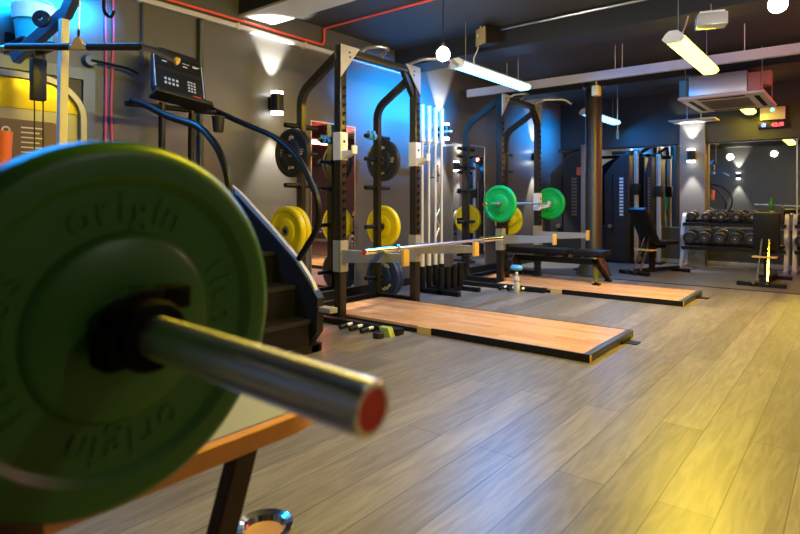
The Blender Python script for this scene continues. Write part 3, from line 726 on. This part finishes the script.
# wall brackets
t = thing('bar_bracket', 'pale double bracket on left wall steadying the upright bars', 'bracket', (WX, 5.62, 1.72))
for z in (0, .17):
    b = NB(); bx(b, 0, .58 if z == 0 else .5, .22, .255, z-.012, z+.012, bev=.003); 
    if z == 0: bx(b, .39, .43, -.30, .25, -.012, .012)
    obj('bracket_arm', b, 'cream', t)
b = NB(); bx(b, 0, .02, .17, .30, -.05, .22, bev=.003); obj('wall_plate', b, 'cream', t)
t = thing('curl_bar', 'wavy chrome curl bar hanging on left wall right of the upright bars', 'curl bar', (WX+.10, 6.12, .95))
b = NB(); tube(b, bend([(0, 0, .34), (0, 0, .10), (0, .07, .0), (0, -.03, -.12), (0, .07, -.24), (0, 0, -.33), (0, -.05, -.45)], .06, 5), .014, n=12); obj('bar_shaft', b, 'chromer', t)
b = NB(); tube(b, [(0, 0, .34), (0, 0, .56)], .024, n=14); obj('bar_sleeve', b, 'chrome', t)
b = NB(); tube(b, bend([(-.10, 0, .40), (.02, 0, .40), (.04, 0, .44)], .02), .010, n=8); obj('wall_hook', b, 'black', t)

# ------------------------------------------------------------------ benches
def pad(b, x0, x1, y0, y1, z0, z1): bx(b, x0, x1, y0, y1, z0, z1, bev=.018)
t = thing('flat_bench', 'black two-pad flat bench standing on the farther lifting platform', 'bench', (-3.0, 6.93, .052))
b = NB(); pad(b, -.66, .22, -.14, .14, .33, .395); obj('back_pad', b, 'vinyl', t)
b = NB(); pad(b, .27, .66, -.15, .15, .33, .395); obj('seat_pad', b, 'vinyl', t)
b = NB(); bar(b, [(-.55, 0, .25), (.55, 0, .25)], .05, .07); bx(b, -.62, .2, -.06, .06, .31, .33); bx(b, .3, .62, -.06, .06, .31, .33); obj('main_beam', b, 'black', t)
for x, dx in ((-.52, -.06), (.50, .10)):
    for s in (-1, 1):
        b = NB(); bar(b, [(x, s*.02, .27), (x+dx, s*.20, .02)], .05, .035); bx(b, x+dx-.04, x+dx+.04, s*.20-.03, s*.20+.03, 0, .02); obj('leg', b, 'black', t)
b = NB(); bar(b, [(-.1, 0, .24), (.12, 0, .32)], .03, .03); obj('adjustment_strut', b, 'steel', t)
b = NB(); add_lathe(b, [(0, -.03), (.022, -.03), (.022, .03), (0, .03)], 14, mt=Matrix.Translation((.25, -.10, .32)) @ Matrix.Rotation(PI/2, 4, 'X')); obj('adjustment_knob', b, 'chrome', t)

def incline_bench(label, loc, rz, lean, ph=.70, base=.25):
    """local: pad back faces -y; seat towards +y"""
    t = thing('incline_bench', label, 'bench', loc, rz, 'upright adjustable benches')
    b = NB(); bx(b, -base, base, -.36, -.28, 0, .05, bev=.006); bx(b, -.03, .03, -.30, .62, .02, .08, bev=.004); bx(b, -.2, .2, .56, .63, 0, .05, bev=.006); obj('foot_base', b, 'black', t)
    b = NB(); bx(b, -.03, .03, .02, .08, .06, .40, bev=.004); bx(b, -.05, .05, -.10, .30, .36, .40, bev=.004); obj('pedestal', b, 'black', t)
    b = NB(); bx(b, -.14, .14, .08, .46, .41, .47, bev=.018); obj('seat_pad', b, 'vinyl', t)
    rot = Matrix.Translation((0, .04, .40)) @ Matrix.Rotation(lean, 4, 'X')
    b = NB(); bx(b, -.145, .145, -.03, .04, .02, ph, bev=.02); bmesh.ops.transform(b, matrix=rot, verts=b.verts); obj('back_pad', b, 'vinyl', t)
    for s, m in ((-.055, 'chrome'), (.055, 'chrome')):
        b = NB(); bar(b, [(s, -.26, .06), (s*.7, -.02, .56)], .018, .03); obj('ladder_strut', b, m, t)
    b = NB(); bx(b, -.13, .13, -.16, -.145, .335, .355); bx(b, -.13, .13, -.15, -.0, .335, .35); obj('wheel_handle', b, 'tan', t)
    for s in (-1, 1):
        b = NB(); add_lathe(b, [(0, -.015), (.035, -.015), (.035, .015), (0, .015)], 18, mt=Matrix.Translation((s*.07, -.37, .035)) @ Matrix.Rotation(PI/2, 4, 'Y')); obj('wheel', b, 'rub_black', t)
    return t
incline_bench('black incline bench with leaning backrest in front of the cable machine', (-2.35, 8.75, 0), math.radians(-24), math.radians(30), .62, .24)
incline_bench('black incline bench with upright backrest in front of the dumbbell rack at right', (-.90, 8.55, 0), math.radians(-3), math.radians(4), .50, .26)

# ------------------------------------------------------------------ dumbbell rack
def db_rack(x0, x1, label):
    t = thing('dumbbell_rack', label, 'dumbbell rack', ((x0+x1)/2, 10.06, 0), 0, 'two-tier dumbbell racks')
    h = (x1-x0)/2
    for s in (-1, 1):
        b = NB(); add_sweep(b, bend([(s*h, -.24, .0), (s*h, -.20, .10), (s*h, -.10, .34), (s*h, -.16, .50), (s*h, -.02, .80), (s*h, .04, .84)], .08, 4), rect(.035, .05), up=(1, 0, 0))
        bx(b, s*h-.03, s*h+.03, -.28, .2, 0, .04); bx(b, s*h-.025, s*h+.025, .10, .16, .02, .80); obj('side_frame', b, 'silver', t)
    for (z, y) in ((.335, -.12), (.70, -.02)):
        b = NB(); bar(b, [(-h, y-.09, z-.02), (h, y-.09, z-.02)], .035, .05); bar(b, [(-h, y+.12, z+.03), (h, y+.12, z+.03)], .035, .05)
        obj('tier_rail', b, 'black', t)
    return t
db_rack(-2.17, -.80, 'two-tier dumbbell rack with curved silver ends in front of the back wall mirror')
db_rack(-.70, .67, 'second dumbbell rack cut by the right edge of the picture')
def dumbbell(R, L, label, loc, grp):
    """axis along Y, slightly tilted like the tier"""
    t = thing('dumbbell', label, 'dumbbell', loc, 0, grp); t.rotation_euler = (math.radians(8), 0, 0)
    FYr = Matrix.Rotation(PI/2, 4, 'X')
    b = NB(); add_lathe(b, [(0, -L/2), (.015, -L/2), (.018, 0), (.015, L/2), (0, L/2)], 12, mt=FYr); obj('handle', b, 'chrome', t)
    for s in (-1, 1):
        b = NB(); a = L/2-.075; c = L/2
        add_lathe(b, [(0, s*a), (R*.85, s*a), (R, s*(a+.012)), (R, s*(c-.012)), (R*.88, s*c), (R*.6, s*c), (R*.58, s*(c-.004)), (0, s*(c-.004))], 24, mt=FYr); hd = obj('weight_head', b, 'rub_black', t)
        b = NB(); add_lathe(b, [(R*.36, s*(c-.006)), (R*.5, s*(c-.002)), (R*.5, s*(c+.001)), (R*.36, s*(c+.001)), (R*.36, s*(c-.006))], 20, mt=FYr); obj('number_ring', b, 'ring', hd)
    return t
pz = [None, None]
names = ['first', 'second', 'third', 'fourth', 'fifth', 'sixth', 'seventh', 'eighth', 'ninth']
xs = [-2.04+.205*i for i in range(6)] + [-.60, -.40]
for row, (z, y, R, L, nm) in enumerate(((.82, 10.05, .068, .28, 'upper'), (.50, 9.95, .095, .34, 'lower'))):
    for i, x in enumerate(xs):
        r = R*(1-.02*i) if row == 0 else R*(1-.0*i)
        p = pz[row]
        where = '%s from left on the %s tier of the dumbbell racks' % (names[i], nm)
        lb = 'round black dumbbell, ' + where
        if p is None: pz[row] = dumbbell(r, L, lb, (x, y, z), 'dumbbells on the %s tier' % nm)
        else: copy_tree(p, lb, (x, y, z))

# ------------------------------------------------------------------ cable machines at the back
def cable_machine(x, y, label, rz=0, W=.42, H=1.86):
    t = thing('cable_machine', label, 'cable machine', (x, y, 0), rz, 'dark shrouded cable machines')
    out = [(-W/2, .03)]+[(-W/2, H*.80)]+[(-W/2+W*k/8, H*.80+(H*.20)*math.sin(PI/2*k/8)) for k in range(1, 9)]+[(W/2, .03)]
    b = NB(); add_prism(b, out, -.12, .12, 'XZ'); obj('shroud', b, 'graphite', t, bevel=.012)
    b = NB(); add_prism(b, [(p[0]*.8, .1+p[1]*.85) for p in out], -.126, -.121, 'XZ'); obj('front_panel', b, 'graphite', t)
    b = NB()
    for k in range(12): bx(b, W*.12, W*.27, -.130, -.126, .80+k*.055, .835+k*.055)
    obj('weight_scale', b, 'btn' if W == .42 else 'ring', t)
    b = NB(); bar(b, [(-W*.14, -.128, .5), (-W*.14, -.128, 1.5)], .02, .01); obj('pin_slot', b, 'hole', t)
    b = NB(); add_lathe(b, [(0, 0), (.035, 0), (.035, .03), (0, .03)], 18, mt=Matrix.Translation((-W*.25, -.126, .62)) @ FY); obj('badge', b, 'steel', t)
    b = NB(); bx(b, W/2+.06, W/2+.12, -.06, .0, 0, H+.02, bev=.004); obj('guide_post', b, 'silver', t)
    b = NB(); bx(b, W/2+.04, W/2+.14, -.09, .03, H*.62, H*.72, bev=.006); obj('pulley_carriage', b, 'black', t)
    b = NB(); bx(b, -W/2-.03, W/2+.16, -.14, .14, 0, .035, bev=.005); obj('base_plate', b, 'black', t)
    b = NB(); bx(b, -W/2+.1, W/2+.14, -.03, .03, H-.02, H+.04, bev=.005); obj('top_beam', b, 'black', t)
    b = NB(); tube(b, [(W/2+.09, -.10, H), (W/2+.09, -.10, H*.67)], .005, n=6); obj('cable', b, 'black', t)
    return t
cable_machine(-3.20, 10.05, 'dark cable machine with pale weight scale right of the column before the mirror', 0)
cable_machine(-2.735, 10.18, 'narrow dark cable machine between the leaning bench and the mirror', 0, .13, 1.80)
cable_machine(-3.86, 9.55, 'big dark curved-top cable machine left of the round column', 0, .62, 1.90)
t = thing('cable_post', 'slim grey steel post with orange tag standing left of the round column', 'post', (-3.26, 8.6, 0))
b = NB(); bx(b, -.035, .035, -.035, .035, .0, 1.90, bev=.004); obj('post', b, 'silver', t)
b = NB(); bx(b, -.12, .12, -.12, .12, 0, .02, bev=.003); obj('floor_plate', b, 'black', t)
b = NB(); bx(b, -.10, -.036, -.04, .02, 1.44, 1.56, bev=.004); obj('cable_carriage', b, 'orange', t)

# ------------------------------------------------------------------ stair climber
t = thing('stair_climber', 'black stair climber machine with console and curved handrails by the left wall', 'stair climber', (-3.5, 2.35, 0))
X0, Y0 = -3.5, 2.35
def L3(x, y, z): return (x-X0, y-Y0, z)
yn_, yf_ = 1.98, 2.72
steps = [(-2.90, .235), (-3.05, .455), (-3.28, .675), (-3.55, .885), (-3.80, 1.07)]
b = NB()
for i, (x, z) in enumerate(steps):
    x2 = steps[i+1][0] if i+1 < len(steps) else x-.22
    z0 = steps[i-1][1] if i else .06
    bx(b, x2-X0-.02, x-X0, yn_+.05-Y0, yf_-.05-Y0, z-.03, z, 1)          # tread
    bx(b, x-.035-X0, x-.012-X0, yn_+.05-Y0, yf_-.05-Y0, z0-.02, z-.025, 0) # riser
    for k in range(5): bx(b, x-.03-.04*k-X0, x-.045-.04*k-X0, yn_+.06-Y0, yf_-.06-Y0, z, z+.003, 0)
obj('steps', b, ['black', 'graphite'], t)
side = [(-2.93, .07), (-2.86, .15), (-2.85, .38), (-2.92, .46), (-3.10, .63), (-3.40, .84), (-3.74, 1.07), (-3.90, 1.14), (-3.98, 1.14), (-4.02, .06)]
edge = [(-3.02, .06), (-2.92, .12), (-2.89, .27), (-2.92, .44), (-3.11, .625), (-3.42, .85), (-3.76, 1.08), (-3.88, 1.14)]
for k, y in enumerate((yn_, yf_)):
    b = NB(); add_prism(b, [(p[0]-X0, p[1]) for p in side], y-.03-Y0, y+.03-Y0, 'XZ'); obj('side_panel', b, 'graphite', t)
    b = NB(); add_sweep(b, bend([L3(p[0], y, p[1]) for p in edge], .08, 3), rect(.065, .030), up=(0, 1, 0))
    obj('stringer_rail', b, 'trunk', t)
    # handrail
    if k: hp = [(-4.12, y-.05, 1.80), (-3.75, y, 1.65), (-3.33, y, 1.51), (-3.06, y, 1.34), (-2.87, y, 1.04), (-2.87, y, .86), (-3.07, y, .63)]
    else: hp = [(-3.97, y, 1.74), (-3.75, y, 1.68), (-3.51, y, 1.585), (-3.11, y, 1.485), (-2.93, y, 1.34), (-2.83, y, 1.16), (-2.84, y, .90), (-3.02, y, .66)]
    b = NB(); tube(b, bend([L3(*p) for p in hp], .16, 6), .022, n=14); obj('handrail', b, 'black', t)
b = NB(); bx(b, -4.0-X0, -2.9-X0, yn_-.06-Y0, yn_+.04-Y0, 0, .06, bev=.006); bx(b, -4.0-X0, -2.9-X0, yf_-.04-Y0, yf_+.06-Y0, 0, .06, bev=.006); bx(b, -3.0-X0, -2.9-X0, yn_-Y0, yf_+.04-Y0, 0, .055, bev=.004); obj('base_frame', b, 'black', t)
b = NB(); bx(b, -2.93-X0, -2.74-X0, yf_-.02-Y0, yf_+.05-Y0, .285, .32, bev=.004); obj('side_step', b, 'silver', t)
# console mast
for yy in (2.22, 2.46):
    b = NB(); tube(b, [L3(-4.02, yy, .9), L3(-4.0, yy, 1.76)], .024, n=12); obj('console_mast', b, 'black', t)
b = NB(); bx(b, -4.10-X0, -3.80-X0, yn_-Y0, yf_-Y0, 1.07, 1.13, bev=.01); obj('top_cover', b, 'graphite', t)
# console: local frame facing +X, tilted back
mc = Matrix.Translation(L3(-3.93, 2.335, 1.80)) @ Matrix.Rotation(math.radians(-20), 4, 'Y') @ Matrix.Rotation(math.radians(-7), 4, 'X') @ Matrix.Diagonal((1, .92, 1.0, 1))
b = NB(); bmv = rrect(-.235, .235, 0, .40, .07, 5); 
add_prism(b, [(p[0]*(1-.12*p[1]/.4), p[1]) for p in bmv], -.05, .0, 'YZ', mt=mc); cs = obj('console', b, 'graphite', t, bevel=.006)
b = NB(); add_prism(b, [(-.20, .24), (.20, .24), (.19, .35), (-.19, .35)], .0005, .004, 'YZ', mt=mc); add_prism(b, [(-.20, .03), (.20, .03), (.20, .20), (-.20, .20)], .0005, .003, 'YZ', mt=mc); obj('display', b, 'screen', cs)
b = NB()
def cbx(y0, y1, z0, z1, d=.007): add_prism(b, [(y0, z0), (y1, z0), (y1, z1), (y0, z1)], .003, d, 'YZ', mt=mc)
for i in range(4):
    for j in range(2): cbx(-.13+i*.033-.009, -.13+i*.033+.009, .10+j*.035-.009, .10+j*.035+.009)
for i in range(3):
    for j in range(4): cbx(.07+i*.026-.008, .07+i*.026+.008, .08+j*.025-.007, .08+j*.025+.007)
for i in range(4): cbx(-.15+i*.09, -.11+i*.09, .275+(i % 2)*.02, .285+(i % 2)*.02); cbx(-.15+i*.09, -.09+i*.09, .305, .311)
for yy in (-.22, .20): cbx(yy, yy+.006, .05, .33)
obj('buttons', b, 'btn', cs)
b = NB(); add_prism(b, [(.09, .015), (.18, .02), (.17, .045), (.10, .045)], .004, .010, 'YZ', mt=mc); obj('stop_button', b, 'red', cs)
b = NB(); add_prism(b, [(-.25, -.035), (.25, -.035), (.24, .0), (-.24, .0)], -.06, .07, 'YZ', mt=mc); obj('console_tray', b, 'graphite', t, bevel=.01)
b = NB(); add_lathe(b, [(0, 0), (.038, 0), (.048, .11), (.052, .11), (.052, .12), (.046, .12), (.040, .01), (0, .01)], 22, mt=Matrix.Translation(L3(-3.86, 2.60, 1.57))); obj('cup_holder', b, 'graphite', t)
b = NB(); tube(b, [L3(-4.0, 1.95, 1.72), L3(-4.0, 2.68, 1.74)], .02, n=10); obj('console_crossbar', b, 'black', t)

# ------------------------------------------------------------------ lat pulldown at left
A0 = Vector((-3.39, 1.39, 0)); Rv = Vector((.7826, .6225, 0)); Fv = Vector((-.6225, .7826, 0))
t = thing('pulldown_machine', 'cable pulldown machine with pale post and rounded silver frame at far left', 'pulldown machine', (-3.7, 1.25, 0))
O = Vector((-3.7, 1.25, 0))
def W3(x, y, z): return Vector((x, y, z))-O
b = NB(); bar(b, [W3(-3.60, 1.36, 0), W3(-3.57, 1.385, 2.08)], .045, .045); obj('main_post', b, 'cream', t, bevel=.004)
b = NB(); bar(b, [W3(-3.96, 1.26, 1.89), W3(-3.58, 1.40, 2.12), W3(-3.40, 1.42, 2.30)], .05, .07); obj('top_boom', b, 'bluegrey', t, bevel=.005)
for (x, y, z) in ((-3.66, 1.30, 2.08), (-3.395, 1.40, 2.21)):
    b = NB(); add_lathe(b, [(.012, -.012), (.045, -.014), (.05, -.006), (.042, 0), (.05, .006), (.045, .014), (.012, .012), (.012, -.012)], 24, mt=Matrix.Translation(W3(x, y, z)) @ Matrix.Rotation(math.radians(40), 4, 'Z') @ Matrix.Rotation(PI/2, 4, 'X')); obj('pulley', b, 'graphite', t)
b = NB(); tube(b, [W3(-3.395, 1.40, 2.18), W3(-3.39, 1.39, 1.985)], .005, n=6); obj('cable', b, 'steel', t)
b = NB(); tube(b, [W3(-3.72, 1.285, 1.9), W3(-3.72, 1.285, .4)], .004, n=6); tube(b, [W3(-3.72, 1.33, 1.9), W3(-3.72, 1.33, .4)], .004, n=6); obj('stack_cable', b, 'black', t)
b = NB(); bx(b, -3.76-O.x, -3.70-O.x, 1.27-O.y, 1.345-O.y, 1.62, 1.86, bev=.008); obj('pulley_block', b, 'graphite', t)
# rounded silver frame, brown panel and painted reflection of the yellow light (facing the room)
fr = [(.62, .02), (.62, 1.80), (1.50, 1.80), (1.655, 1.66), (1.66, .02)]
b = NB(); add_sweep(b, bend([W3(-3.98, a, z) for a, z in fr], .16, 6), rect(.035, .05), up=(1, 0, 0)); obj('rounded_frame', b, 'silver', t)
b = NB(); add_prism(b, [(.64-O.y, 1.60), (1.50-O.y, 1.60), (1.64-O.y, 1.60), (1.63-O.y, 1.66), (1.50-O.y, 1.785), (.64-O.y, 1.785)], -4.0-O.x, -3.985-O.x, 'YZ'); obj('reflection_band', b, 'refl_y', t)  # band coloured as the yellow light mirrored in the machine
b = NB(); add_prism(b, [(.64-O.y, .05), (1.64-O.y, .05), (1.64-O.y, 1.60), (.64-O.y, 1.60)], -4.01-O.x, -3.995-O.x, 'YZ'); obj('stack_guard', b, 'silver', t)
b = NB(); add_prism(b, rrect(.75-O.y, 1.52-O.y, 1.28, 1.53, .05, 4), -3.99-O.x, -3.975-O.x, 'YZ'); pl_ = obj('instruction_placard', b, 'placard', t)
b = NB()
for yy in (1.22, ):
    for zz in (1.46, 1.37):
        add_lathe(b, [(.014, 0), (.024, 0), (.024, .004), (.014, .004), (.014, 0)], 18, mt=Matrix.Translation(W3(-3.974, yy, zz)) @ Matrix.Rotation(PI/2, 4, 'Y'))
for k in range(6): bx(b, -3.975-O.x, -3.972-O.x, 1.30-O.y, (1.40+.02*(k % 2))-O.y, 1.33+k*.03, 1.338+k*.03)
obj('placard_marks', b, 'cream', pl_)
b = NB(); bx(b, -4.02-O.x, -3.55-O.x, .75-O.y, .81-O.y, 0, .06); bx(b, -4.02-O.x, -3.2-O.x, 1.33-O.y, 1.40-O.y, 0, .06, bev=.004); obj('base_frame', b, 'graphite', t)
b = NB(); tube(b, [W3(-3.50, 1.045, 1.10), W3(-3.48, 1.055, 1.40)], .045, n=18); tube(b, [W3(-3.49, 1.05, 1.22), W3(-3.59, 1.36, 1.22)], .014, n=8); obj('foam_roller', b, 'orange', t)
# pulldown bar hanging from its cable
t = thing('pulldown_bar', 'wide bent pulldown bar with black grips hanging at upper left', 'pulldown bar', A0+Vector((0, 0, 1.893)))
def RB3(s, z, f=0): v = Rv*s+Fv*f; return (v.x, v.y, z)
b = NB(); tube(b, bend([RB3(-.62, -.09), RB3(-.44, -.004), RB3(.385, -.002), RB3(.54, -.075)], .06, 6), .0175, n=14); obj('steel_bar', b, 'steel', t)
b = NB(); tube(b, [RB3(.05, 0), RB3(.36, 0)], .0205, n=14); obj('rubber_grip', b, 'rub_black', t)
b = NB(); tube(b, [RB3(-.40, 0), RB3(-.05, 0)], .0205, n=14); obj('rubber_grip', b, 'rub_black', t)
for s in (-1, 1):
    b = NB(); tube(b, [RB3(s*(.54 if s > 0 else .62), -.075 if s > 0 else -.09), RB3(s*(.555 if s > 0 else .635), -.083 if s > 0 else -.097)], .021, n=12); obj('end_knob', b, 'tan', t)
b = NB(); mt = Matrix((( Rv.x, Fv.x, 0, 0), (Rv.y, Fv.y, 0, 0), (0, 0, 1, 0), (0, 0, 0, 1)))
add_prism(b, [(-.045, -.018), (.045, -.018), (.012, .05), (-.012, .05)], -.018, .018, 'XZ', mt=mt); obj('clevis', b, 'tan', t, bevel=.003)
b = NB(); tube(b, [(0, 0, .045), (0, 0, .095)], .008, n=8); obj('snap_hook', b, 'chrome', t)
# bucket of wipes on a wall bracket
t = thing('wipes_bucket', 'white lidded tub with teal body and wire handle on wall bracket at top left', 'bucket', (-4.20, 1.45, 2.064))
b = NB(); add_lathe(b, [(0, 0), (.10, 0), (.118, .17), (.118, .18), (0, .18)], 32); obj('tub', b, 'cyan', t)
b = NB(); add_lathe(b, [(.118, .14), (.126, .14), (.130, .235), (.10, .25), (0, .255), (0, .18), (.118, .18), (.118, .14)], 32); obj('lid', b, 'white', t)
b = NB(); tube(b, bend([(0, -.13, .20), (.02, -.11, .28), (.02, 0, .30), (.02, .11, .28), (0, .13, .20)], .06, 4), .004, n=6); obj('wire_handle', b, 'steel', t)
t = thing('bucket_bracket', 'black wall bracket under the teal tub', 'bracket', (WX, 1.45, 2.04))
b = NB(); bx(b, 0, .30, -.12, .12, 0, .022, bev=.003); bx(b, 0, .015, -.12, .12, -.12, .1); obj('shelf_plate', b, 'black', t)
# coat hook lever on the wall
t = thing('wall_lever', 'dark round wall boss with long thin arm, left of the pink cables', 'wall hook', (WX, 1.855, 2.05))
b = NB(); add_lathe(b, [(0, 0), (.045, 0), (.048, .02), (.04, .05), (0, .05)], 24, mt=Matrix.Rotation(PI/2, 4, 'Y')); obj('boss', b, 'bluegrey', t)
b = NB(); tube(b, bend([(.05, 0, 0), (.07, .25, -.015), (.07, .33, -.04)], .02), .010, n=8); obj('arm', b, 'black', t)
# S hook from the boom
t = thing('cable_hook', 'black hook on a pale cord hanging from above at upper left', 'hook', (-3.33, 1.50, 2.16))
b = NB(); tube(b, [(0, 0, 0), (0, 0, CZ-2.16)], .004, n=6); obj('cord', b, 'cream', t)
b = NB(); tube(b, bend([(0, 0, .02), (0, 0, -.06), (.03, .025, -.09), (.045, .035, -.05)], .03, 4), .010, n=8); obj('hook', b, 'black', t)

# ------------------------------------------------------------------ camera, world, output look
cd = bpy.data.cameras.new('camera'); cam = bpy.data.objects.new('camera', cd); COL.objects.link(cam)
cam.location = (0, 0, 1.03)
yaw = math.atan2(.6225, .7826)
cam.rotation_euler = (PI/2, 0, yaw)
cd.sensor_width = 36; cd.sensor_fit = 'HORIZONTAL'; cd.lens = 36*575/800
cd.shift_y = -65/800
cd.clip_start = .05; cd.clip_end = 60
cd.dof.use_dof = True; cd.dof.focus_distance = 4.6; cd.dof.aperture_fstop = 3.4
S.camera = cam
w = bpy.data.worlds.new('world'); S.world = w; w.use_nodes = True
w.node_tree.nodes['Background'].inputs[0].default_value = (.6, .65, .7, 1); w.node_tree.nodes['Background'].inputs[1].default_value = .02
S.view_settings.view_transform = 'Standard'; S.view_settings.look = 'None'; S.view_settings.gamma = 1
S.view_settings.exposure = .5
S.view_settings.use_curve_mapping = False
